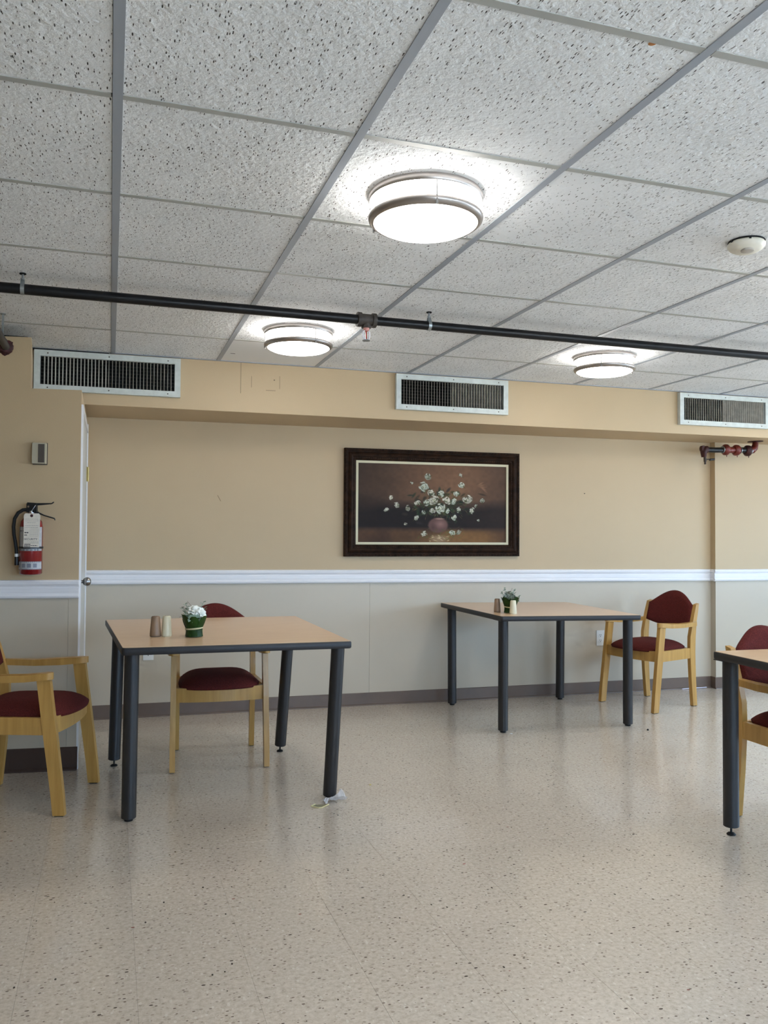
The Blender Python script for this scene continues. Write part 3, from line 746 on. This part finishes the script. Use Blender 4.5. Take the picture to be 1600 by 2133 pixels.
# tag
tg = new(); pts = [(-.036, .135), (.036, .135), (.040, .283), (.034, .293), (-.029, .293), (-.036, .285)]
prism(tg, pts, -.0665, -.0658, 'y'); tgo = obj('paper_tag', tg, TAGM, t); tgo.location = (.015, 0, -.006)
b = new(); lathe(b, [(.0035, 0), (.007, 0), (.007, .0006), (.0035, .0006)], 16, (.0, -.0667, .282), Matrix.Rotation(PI/2, 4, 'X')); lathe(b, [(0, 0), (.0035, 0), (0, .0003)], 12, (0, -.0667, .282), Matrix.Rotation(PI/2, 4, 'X')); obj('eyelet', b, MAROON, tgo)
def bars(rows, m, nm, y=-.0668):
    b = new(); random.seed(2)
    for (z, x0, x1, h, gap) in rows:
        xx = x0
        while xx < x1:
            w = random.uniform(.003, .009); box(b, xx, min(x1, xx+w), y, y+.0003, z-h/2, z+h/2); xx += w+gap
    return obj(nm, b, m, tgo, kind='stuff')
bars([(.266, -.03, .03, .0016, .002), (.258, -.03, .03, .0016, .002), (.250, -.02, .02, .0016, .002), (.236, -.031, .031, .002, .002), (.228, -.031, .031, .0014, .002), (.160, -.032, .034, .0016, .002), (.154, -.032, .034, .0016, .002)], INKL, 'faint_lines')
bars([(.203, -.032, -.014, .005, .0012), (.192, -.032, -.02, .005, .0012), (.149, -.032, -.004, .004, .001), (.143, -.032, .028, .003, .002), (.138, -.034, -.004, .004, .001)], INK, 'printed_lines')
b = new()
for k in range(7): box(b, -.006+k*.006, -.0055+k*.006, -.0668, -.0665, .185, .225)
for k in range(5): box(b, -.006, .030, -.0668, -.0665, .185+k*.01, .1854+k*.01)
obj('grid_lines', b, INKL, tgo)
cu = bpy.data.curves.new('tag_text', 'FONT'); cu.body = 'SECURITY'; cu.size = .0140; cu.align_x = 'CENTER'; cu.extrude = .0002
to = bpy.data.objects.new('tag_text', cu); COL.objects.link(to)
dg = bpy.context.evaluated_depsgraph_get(); me = bpy.data.meshes.new_from_object(to.evaluated_get(dg)); bpy.data.objects.remove(to)
me.materials.clear(); me.materials.append(INK)
o = bpy.data.objects.new('tag_lettering', me); COL.objects.link(o); o.parent = tgo; o.rotation_euler = (PI/2, 0, 0); o.location = (-.003, -.0668, .168)

# ---------------------------------------------------------------- red sprinkler assembly under the soffit
t = thing('red_pipe_assembly', 'red and black sprinkler pipe fittings hanging under the soffit at right', 'pipe', (4.300, 3.80, 1.862)); t.scale = (.81, 1.12, 1.12)
def P(x, y, z): return (x, y, z)
b = new(); rod(b, (.05, .0, 0), (.215, .0, .002), .0185, 20); obj('black_nipple', b, BLACKP, t, smooth=True)
b = new(); tube(b, [(.045, 0, .002), (.02, 0, .0), (.008, 0, -.018), (.012, 0, -.05)], [.026, .028, .026, .02], 16); rod(b, (.0, -.012, .006), (.0, .016, .006), .022, 16); obj('red_elbow', b, MAROON, t, smooth=True)
b = new(); rod(b, (.022, 0, -.04), (.026, 0, -.082), .0105, 14, .012); rod(b, (.026, 0, -.082), (.026, 0, -.100), .008, 12); obj('drain_valve', b, IRON, t, smooth=True)
b = new(); rod(b, (.035, 0, -.066), (.078, 0, -.064), .004, 8); rod(b, (.078, 0, -.067), (.130, 0, -.063), .008, 12); obj('valve_handle', b, BLKP, t, smooth=True)
b = new(); rod(b, (.235, 0, .004), (.42, 0, .008), .0215, 24)
obj('red_sleeve', b, REDP, t, smooth=True)
for xx in (.262, .386, .520):
    b = new(); lathe(b, [(0, -.030), (.026, -.030), (.038, -.012), (.038, .012), (.026, .030), (0, .030)], 24, mtx=Matrix.Translation((xx, 0, .006)) @ Matrix.Rotation(PI/2, 4, 'Y'))
    rod(b, (xx+.012, 0, -.03), (xx+.012, 0, -.042), .003, 8); obj('coupling', b, REDP if xx < .4 else MAROON, t, smooth=True)
b = new(); rod(b, (.41, 0, .008), (.50, 0, .010), .020, 20); obj('black_nipple', b, BLACKP, t, smooth=True)
for xx in (.222, .426, .552):
    b = new(); rod(b, (xx, 0, .006), (xx+.006, 0, .006), .0245, 20); obj('silver_band', b, GALV, t, smooth=True)
b = new(); tube(b, [(.545, 0, .012), (.58, 0, .014), (.602, 0, .028), (.612, 0, .052), (.612, 0, .070)], [.024, .026, .026, .024, .023], 16); obj('red_elbow', b, REDP, t, smooth=True)
b = new(); lathe(b, [(0, 0), (.060, .002), (.058, .010), (0, .010)], 28, mtx=Matrix.Translation((.612, 0, .068))); obj('ceiling_flange', b, MAROON, t, smooth=True)

tcl = thing('wall_clock', 'edge of a round dark brown disc on the wall at the right border', 'clock', (5.19, WRY-.008, 1.553), math.radians(-1.4))
b = new(); lathe(b, [(0, 0), (.118, 0), (.122, .01), (.118, .028), (.104, .032), (.100, .022), (0, .022)], 48, mtx=Matrix.Rotation(PI/2, 4, 'X')); obj('rim', b, mat('clock_brown', rgb(110, 84, 66), .5), tcl, smooth=True)

# ---------------------------------------------------------------- tables
def make_table(name_label, corners, z, legs, glides, label_group='square dining tables'):
    cx = sum(c[0] for c in corners)/4; cy = sum(c[1] for c in corners)/4
    t = thing('dining_table', name_label, 'table', (cx, cy, 0), 0, label_group)
    C = [Vector((x-cx, y-cy)) for x, y in corners]
    def inset(d, rad=.012, n=4):
        out = []
        m = len(C)
        for i in range(m):
            a, b_, c = C[i-1], C[i], C[(i+1) % m]
            u1 = (a-b_).normalized(); u2 = (c-b_).normalized()
            s = math.sqrt(max(1e-6, 1-u1.dot(u2)**2)); p = b_+(u1+u2)*(d/s)
            for k in range(n+1):
                f = k/n; q = p+u1*rad*(1-f)**2+u2*rad*f**2
                out.append((q.x, q.y))
        return out
    b = new(); prism(b, inset(.0045), z-.010, z); obj('tabletop', b, LAM, t)
    O = inset(0, .016); I = inset(.003, .014)
    b = new()
    secs = [[(x, y, z-.031) for x, y in inset(.008, .012)], [(x, y, z-.031) for x, y in I], [(x, y, z-.026) for x, y in O], [(x, y, z-.005) for x, y in O], [(x, y, z-.0012) for x, y in I], [(x, y, z-.0012) for x, y in inset(.0044)]]
    R = [[b.verts.new(p) for p in s] for s in secs]; n = len(R[0])
    for A, B in zip(R, R[1:]):
        for k in range(n): b.faces.new((A[k], A[(k+1) % n], B[(k+1) % n], B[k]))
    b.faces.new(R[0])
    obj('edge_band', b, TEDGE, t, smooth=True)
    for (fx, fy, tx, ty), gl in zip(legs, glides):
        b = new(); zb = .034 if gl else .012
        a = Vector((fx-cx, fy-cy, 0)); c = Vector((tx-cx, ty-cy, z-.031)); d = c-a
        p0 = a+d*(zb/c.z)
        m, L = rodm(p0, c); lathe(b, [(0, 0), (.028, 0), (.0305, .002), (.0305, L), (0, L)], 32, mtx=m)
        lg = obj('leg', b, TMETAL, t, smooth=True)
        b = new(); box(b, c.x-.045, c.x+.045, c.y-.045, c.y+.045, c.z-.004, c.z+.0); obj('mount_plate', b, TMETAL, lg)
        b = new(); rod(b, (a.x, a.y, .006), (p0.x, p0.y, zb), .0045 if gl else .018, 12); lathe(b, [(0, 0), (.017, 0), (.018, .003), (.013, .008), (.006, .010), (0, .010)], 20, (a.x, a.y, 0)); obj('glide', b, RUB, lg, smooth=True)
    return t
make_table('left square table with maple top and dark legs, flowers in front of a chair', [(-.018, 3.130), (.050, 1.985), (.985, 1.945), (.985, 3.075)], .745,
           [(.090, 2.19, .094, 2.17), (.036, 3.065, .050, 3.045), (.907, 3.10, .938, 3.02), (.966, 2.235, 1.012-.03, 2.16)], [0, 1, 1, 0])
make_table('square maple-topped table with dark legs standing near the back wall', [(2.245, 4.055), (2.225, 3.04), (3.098, 2.885), (3.165, 3.885)], .715,
           [(2.312, 3.99, 2.305, 3.985), (2.290, 3.145, 2.288, 3.14), (3.130, 3.078, 3.118, 3.06), (3.152, 3.955, 3.150, 3.94)], [0, 0, 0, 0])
make_table('square table with maple top cut off by the right edge of the view', [(2.345, 1.352), (2.300, .33), (3.22, .29), (3.26, 1.31)], .731,
           [(2.392, 1.302, 2.392, 1.302), (2.36, .40, 2.36, .40), (3.15, .36, 3.15, .36), (3.19, 1.25, 3.19, 1.25)], [1, 0, 0, 0])

# ---------------------------------------------------------------- chairs
def make_chair(label, loc, rz):
    t = thing('dining_armchair', label, 'chair', loc, rz, 'wooden armchairs with burgundy upholstery')
    for s in (-1, 1):
        b = new(); th = .0135
        secs = []
        for z, y, d, x in ((.004, -.232, .050, .236), (.10, -.222, .052, .236), (.35, -.188, .056, .234), (.573, -.158, .056, .232)):
            secs.append([(s*x-th, y-d/2, z), (s*x+th, y-d/2, z), (s*x+th, y+d/2, z), (s*x-th, y+d/2, z)])
        loft(b, secs); lg = obj('front_leg', b, MAPLE, t, bevel=.004, smooth=True)
        obj('glide', box(new(), s*.236-.011, s*.236+.011, -.250, -.214, 0, .006), RUB, lg)
        b = new(); secs = []
        for z, y, d, x in ((.004, .212, .042, .206), (.20, .196, .048, .206), (.38, .186, .054, .207), (.49, .190, .056, .207), (.60, .210, .040, .207), (.67, .230, .036, .206), (.714, .243, .032, .205)):
            secs.append([(s*x-th, y-d/2, z), (s*x+th, y-d/2, z), (s*x+th, y+d/2, z+(.0 if z < .70 else .008)), (s*x-th, y+d/2, z+(.0 if z < .70 else .008))])
        loft(b, secs); lg = obj('back_post', b, MAPLE, t, bevel=.004, smooth=True)
        obj('glide', box(new(), s*.206-.011, s*.206+.011, .196, .230, 0, .006), RUB, lg)
        b = new()   # armrest: plan outline with rounded front
        inn = [(.214, .200), (.211, .05), (.209, -.08), (.208, -.165)]; out_ = [(.258, -.165), (.262, -.08), (.254, .05), (.238, .210)]
        front = [(.212+.0235*(1-math.cos(a))*1.0, -.165-.033*math.sin(a)) for a in [PI*k/8 for k in range(1, 8)]]
        poly = [(s*x, y) for x, y in inn+front+out_]
        prism(b, poly, .574, .603)
        for v in b.verts: v.co.z += .010*max(0, -(v.co.y)/.2)-.004*(1 if abs(v.co.y) < .1 else 0)-.008
        obj('armrest', b, MAPLE, t, bevel=.006, smooth=True)
        b = new(); secs = [[(s*x-.010, y, .340), (s*x+.010, y, .340), (s*x+.010, y, .412), (s*x-.010, y, .412)] for x, y in ((.232, -.185), (.207, .175))]
        loft(b, secs); obj('side_rail', b, MAPLE, t, bevel=.003)
    b = new(); secs = []
    for k in range(13):
        u = -1+k/6; x = u*.222; y = -.188-.024*(1-u*u)
        secs.append([(x, y-.011, .340), (x, y+.011, .340), (x, y+.011, .411), (x, y-.011, .411)])
    loft(b, secs); obj('front_rail', b, MAPLE, t)
    obj('rear_rail', box(new(), -.197, .197, .174, .194, .340, .408), MAPLE, t, bevel=.003)
    # seat cushion
    b = new(); nr, na = 14, 56; rings = []
    def sp(r, a):
        c, s_ = math.cos(a), math.sin(a); n_ = 5.0; k = (abs(c)**n_+abs(s_)**n_)**(-1/n_)
        x, y = c*k*r, s_*k*r
        hwid = .215-.026*(y+1)/2
        yy = -.01+.205*y-(.040*(1-x*x) if y < 0 else 0)*(-y if y < 0 else 0)
        return x*hwid, yy
    for i in range(nr+1):
        r_ = i/nr; ring = []
        for k in range(na):
            x, y = sp(r_, 2*PI*k/na); z = .418+.050*(1-r_**4.2)
            ring.append(b.verts.new((x, y, z)) if i else None)
        rings.append(ring if i else [b.verts.new((0, sp(0, 0)[1], .468))])
    for k in range(na): b.faces.new((rings[0][0], rings[1][k], rings[1][(k+1) % na]))
    for A, B in zip(rings[1:], rings[2:]):
        for k in range(na): b.faces.new((A[k], B[k], B[(k+1) % na], A[(k+1) % na]))
    low = [b.verts.new((v.co.x*.985, (v.co.y+.01)*.985-.01, .404)) for v in rings[-1]]
    for k in range(na): b.faces.new((rings[-1][k], low[k], low[(k+1) % na], rings[-1][(k+1) % na]))
    b.faces.new(low); obj('seat_cushion', b, FAB, t, smooth='all')
    # upholstered back
    b = new(); nu, nv = 28, 14; F, K = [], []
    def mid(z): return .172+(z-.50)*.28
    for i in range(nu+1):
        u = -1+2*i/nu; zb = .548+.034*u*u; zt = .706+.096*(1-u*u)**1.25
        fr, bk = [], []
        for j in range(nv+1):
            v = j/nv; z = zb+(zt-zb)*v; y = mid(z)+.026*(1-u*u)-.004
            th = .003+.019*(1-abs(u)**8)**.5*(1-abs(2*v-1)**7)**.5
            fr.append(b.verts.new((u*.193, y-th, z))); bk.append(b.verts.new((u*.193, y+th, z)))
        F.append(fr); K.append(bk)
    for i in range(nu):
        for j in range(nv):
            b.faces.new((F[i][j], F[i+1][j], F[i+1][j+1], F[i][j+1])); b.faces.new((K[i][j], K[i][j+1], K[i+1][j+1], K[i+1][j]))
    for i in range(nu):
        b.faces.new((F[i][0], K[i][0], K[i+1][0], F[i+1][0])); b.faces.new((F[i][nv], F[i+1][nv], K[i+1][nv], K[i][nv]))
    for j in range(nv):
        b.faces.new((F[0][j], F[0][j+1], K[0][j+1], K[0][j])); b.faces.new((F[nu][j], K[nu][j], K[nu][j+1], F[nu][j+1]))
    obj('backrest', b, FAB, t, smooth='all')
    return t
ch = make_chair('wooden armchair tucked behind the left table, facing the viewer', (.560, 3.075, 0), math.radians(-3))
copy_tree(ch, (3.685, 3.615, 0), math.atan2(-.383, .095)+0, 'wooden armchair beside the right table near the wall corner')
copy_tree(ch, (-.345, 2.625, 0), math.radians(74), 'wooden armchair at the left edge of the view in front of the extinguisher')
copy_tree(ch, (2.795, 1.285, 0), math.radians(3), 'wooden armchair behind the table at the right edge of the view')

# ---------------------------------------------------------------- shakers
def shaker(loc, m, h, r0, r1, label, dark=None):
    t = thing('table_shaker', label, 'shaker', loc, 0, 'salt and pepper shakers')
    b = new(); n = 32
    prof = [(0, .002), (r0*.97, .002), (r0, .005), (r0*.99, .012), (r0+(r1-r0)*.55, h*.55), (r1, h-.004), (r1-.002, h-.001), (r1*.8, h), (0, h)]
    lathe(b, prof, n)
    for v in b.verts:
        if .01 < v.co.z < h-.003:
            a = math.atan2(v.co.y, v.co.x); k = 1+.012*math.cos(16*a); v.co.x *= k; v.co.y *= k
    obj('body', b, m, t, smooth='all')
    b = new(); lathe(b, [(0, 0), (r0*.93, 0), (r0*.95, .004), (0, .004)], 28); obj('base_plug', b, dark or m, t)
    b = new()
    for k in range(6):
        a = k*PI/3; lathe(b, [(0, .0004), (.0013, .0004), (.0013, 0)], 8, (r1*.4*math.cos(a), r1*.4*math.sin(a), h))
    obj('pour_holes', b, DARK, t)
PBD = mat('dark_base_plastic', rgb(90, 82, 78), .5)
shaker((.196, 2.335, .745), PLASTB, .089, .0245, .0185, 'brown tapered shaker on the left table', PBD)
shaker((.243, 2.325, .745), PLASTW, .090, .0225, .0175, 'cream tapered shaker touching the brown one on the left table')
shaker((2.325, 3.300, .715), PLASTB, .084, .0215, .0165, 'brown tapered shaker standing apart on the right table', PBD)
shaker((2.360, 3.150, .715), PLASTW, .084, .0225, .0170, 'cream tapered shaker in front of the flowers on the right table')

# ---------------------------------------------------------------- flower arrangements
def leaf_mesh(b, L, w, m, curl=.0, nseg=6):
    """leaf along +z starting at origin, width in x, curling toward -y"""
    R = []
    for i in range(nseg+1):
        f = i/nseg; ww = w*math.sin(PI*min(.985, f*.93+.07))**.8; z = L*f*math.cos(curl*f); y = -L*f*math.sin(curl*f)*.8
        R.append([b.verts.new(m @ Vector((-ww, y-ww*.25, z))), b.verts.new(m @ Vector((0, y, z))), b.verts.new(m @ Vector((ww, y-ww*.25, z)))])
    for A, B in zip(R, R[1:]):
        for k in range(2): b.faces.new((A[k], A[k+1], B[k+1], B[k]))
def arrangement(label, loc, rz, tip=0):
    t = thing('flower_arrangement', label, 'flowers', loc, rz, 'small leaf-wrapped flower pots')
    t.rotation_euler = (tip, 0, rz)
    rs = random.Random(5)
    b = new(); lathe(b, [(0, .001), (.034, .001), (.037, .006), (.034, .040), (.0345, .05), (.042, .085), (.038, .083), (0, .07)], 28); obj('pot', b, LEAFD, t, smooth='all')
    for k in range(8):      # overlapping broad leaves wrapped around the pot
        a0 = k*PI/4; b = new(); R = []; top = .088+rs.uniform(-.006, .012); lean = rs.uniform(-.30, .30)
        for i in range(9):
            f = i/8; z = .002+top*f; rr = .0375-.003*math.sin(PI*min(1, f*1.9)) + (.019*max(0, f-.45)/.55) + .002*(k % 2)
            ww = (.50 if f < .6 else .50*math.sqrt(max(0.02, 1-((f-.6)/.42)**2)))
            row = []
            for j in range(5):
                a = a0+lean*f+ww*(j/2-1); row.append(b.verts.new((rr*math.cos(a), rr*math.sin(a), z)))
            R.append(row)
        for A, B in zip(R, R[1:]):
            for j in range(4): b.faces.new((A[j], A[j+1], B[j+1], B[j]))
        o = obj('leaf', b, LEAFD, t, smooth='all')
    b = new(); lathe(b, [(.0385, .034), (.0395, .0345), (.0395, .0405), (.0385, .041), (.0375, .0375), (.0385, .034)], 32)
    for v in b.verts: v.co.z += .003*v.co.x/.04
    obj('raffia_tie', b, TWINE, t, smooth=True)
    def bloom(c, r, dirn):
        b = new(); q = Vector(dirn).to_track_quat('Z', 'Y').to_matrix().to_4x4()
        lathe(b, [(0, -r*.6), (r*.5, -r*.35), (r*.62, 0), (r*.45, r*.4), (0, r*.62)], 14, mtx=Matrix.Translation(c) @ q)
        for ring, (n, op, sz) in enumerate(((5, .25, .8), (7, .65, 1), (8, 1.15, 1.05))):
            for k in range(n):
                a = 2*PI*k/n+ring*.4
                m = Matrix.Translation(c) @ q @ Matrix.Rotation(a, 4, 'Z') @ Matrix.Translation((0, r*.16*ring, -r*.35)) @ Matrix.Rotation(-op, 4, 'X')
                leaf_mesh(b, r*1.15*sz, r*.52, m, -.55, 5)
        obj('blossom', b, PETAL, t, smooth='all')
    bloom((-.002, -.010, .122), .023, (-.1, -.5, .9)); bloom((.013, -.020, .110), .021, (.2, -.9, .4)); bloom((.031, -.018, .104), .023, (.7, -.7, .4))
    for (px, py, lx, ly, H) in ((.018, .005, .024, .008, .075), (-.022, 0, -.016, .0, .070), (-.012, -.024, -.030, -.012, .03), (.03, .01, .02, .02, .05), (-.02, .02, -.03, .02, .05)):
        b = new(); z0 = .075; top = Vector((px+lx, py+ly, z0+H)); pts = [Vector((px*.6, py*.6, z0-.01)), Vector((px, py, z0+H*.4)), top]
        tube(b, pts, .0011, 6)
        for k in range(9):
            f = .25+.75*k/8; base = pts[0].lerp(top, f); a = k*2.4
            leaf_mesh(b, .017, .0062, Matrix.Translation(base) @ Matrix.Rotation(a, 4, 'Z') @ Matrix.Rotation(1.0, 4, 'X'), .3, 4)
        obj('eucalyptus_sprig', b, LEAFS, t, smooth='all')
    for k in range(4):      # soft grey-green drooping leaves in front
        b = new(); leaf_mesh(b, .036, .010, Matrix.Translation((-.004+.008*k-.012, -.036, .100)) @ Matrix.Rotation(2.6+.12*k, 4, 'X') @ Matrix.Rotation(.25*(k-1.5), 4, 'Y'), .2, 5); obj('dusty_leaf', b, LEAFS, t, smooth='all')
    for (p, q) in (((-.03, -.01, .09), (-.066, -.02, .088)), ((-.02, 0, .10), (-.055, 0, .132)), ((0, .0, .1), (-.03, .01, .155))):
        b = new(); tube(b, [p, tuple((i+j)/2+.004 for i, j in zip(p, q)), q], .0008, 5); obj('dry_twig', b, STEMB, t)
    return t
arrangement('leaf-wrapped pot of white flowers upright on the left table', (.358, 2.285, .745), 0)
arrangement('leaf-wrapped pot with white flowers turned away on the right table', (2.383, 3.235, .715), math.radians(105))

# ---------------------------------------------------------------- litter on the floor
random.seed(11)
b = new(); N = 12; grid = []
for i in range(N+1):
    row = []
    for j in range(7):
        u = i/N; v = j/6; x = .115*u-.02; y = .055*(v-.5)+.02*math.sin(u*7); z = .003+.034*abs(math.sin(u*3.0+v*2.2))*(.35+.65*u)+random.uniform(0, .007)
        row.append(b.verts.new((x+random.uniform(-.003, .003), y*(.5+.7*u)+random.uniform(-.003, .003), z)))
    grid.append(row)
for A, B in zip(grid, grid[1:]):
    for j in range(6): b.faces.new((A[j], B[j], B[j+1], A[j+1]))
pm = mat('clear_film', rgb(236, 238, 242), .25, Transmission_Weight=.55, IOR=1.2)
o = obj('plastic_wrapper', b, pm); o.location = (.938, 2.155, 0); o.rotation_euler = (0, 0, .35)
tag(o, 'crumpled clear plastic wrapper on the floor at the left table leg', 'wrapper')
t = thing('paper_packet', 'small torn yellow-edged paper packet on the floor by the plastic wrapper', 'packet', (.893, 2.128, 0), -.35)
b = new(); V = [(-.036, -.012, .004), (.0, -.024, .001), (.012, -.020, .001), (.040, .014, .005), (.0, .018, .003), (-.02, .010, .006)]
b.faces.new([b.verts.new(p) for p in V]); bmesh.ops.solidify(b, geom=b.faces[:], thickness=.0006); obj('paper', b, mat('dull_foil', rgb(196, 190, 158), .4), t)
b = new()
for p, q in zip([V[5], V[0], V[1], V[2]], [V[0], V[1], V[2], V[3]]):
    tube(b, [Vector(p)+Vector((0, 0, .001)), Vector(q)+Vector((0, 0, .001))], .0022, 6)
obj('torn_edge', b, mat('pale_yellow', rgb(226, 214, 160), .6), t)
def crumb(loc, s, m, label, cat='crumb'):
    b = new(); bmesh.ops.create_icosphere(b, subdivisions=1, radius=1)
    for v in b.verts: v.co = Vector((v.co.x*s[0]*random.uniform(.7, 1.2), v.co.y*s[1]*random.uniform(.7, 1.2), (v.co.z+.8)*s[2]))
    for v in b.verts: v.co.z = max(0, v.co.z)
    o = obj('floor_crumb', b, m); o.location = loc; tag(o, label, cat)
crumb((1.243, 1.347, 0), (.007, .0016, .0012), mat('red_scrap', rgb(150, 14, 14), .5), 'tiny red scrap on the open floor', 'scrap')
crumb((3.166, 2.921, 0), (.008, .006, .007), DARK, 'small black crumb on the floor right of the right table')
crumb((1.20, 2.36, 0), (.006, .004, .003), mat('yellow_scrap', rgb(220, 200, 120), .5), 'tiny yellow scrap on the floor between the tables', 'scrap')
crumb((2.315, 3.085, 0), (.010, .006, .003), OUTLW, 'white speck on the floor at the right table leg', 'scrap')
# pale strip modelled in place of a sunlight glint along the base
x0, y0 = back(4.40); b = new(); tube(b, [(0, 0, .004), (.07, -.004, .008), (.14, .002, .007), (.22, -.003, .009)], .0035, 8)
o = obj('glint_strip', b, mat('glint_strip', rgb(226, 222, 240), .3)); o.location = (x0, y0-.022, 0); o.rotation_euler = (0, 0, BACK_A)
tag(o, 'thin pale strip standing in for a sunlight glint along the baseboard behind the right chair', 'light glint')
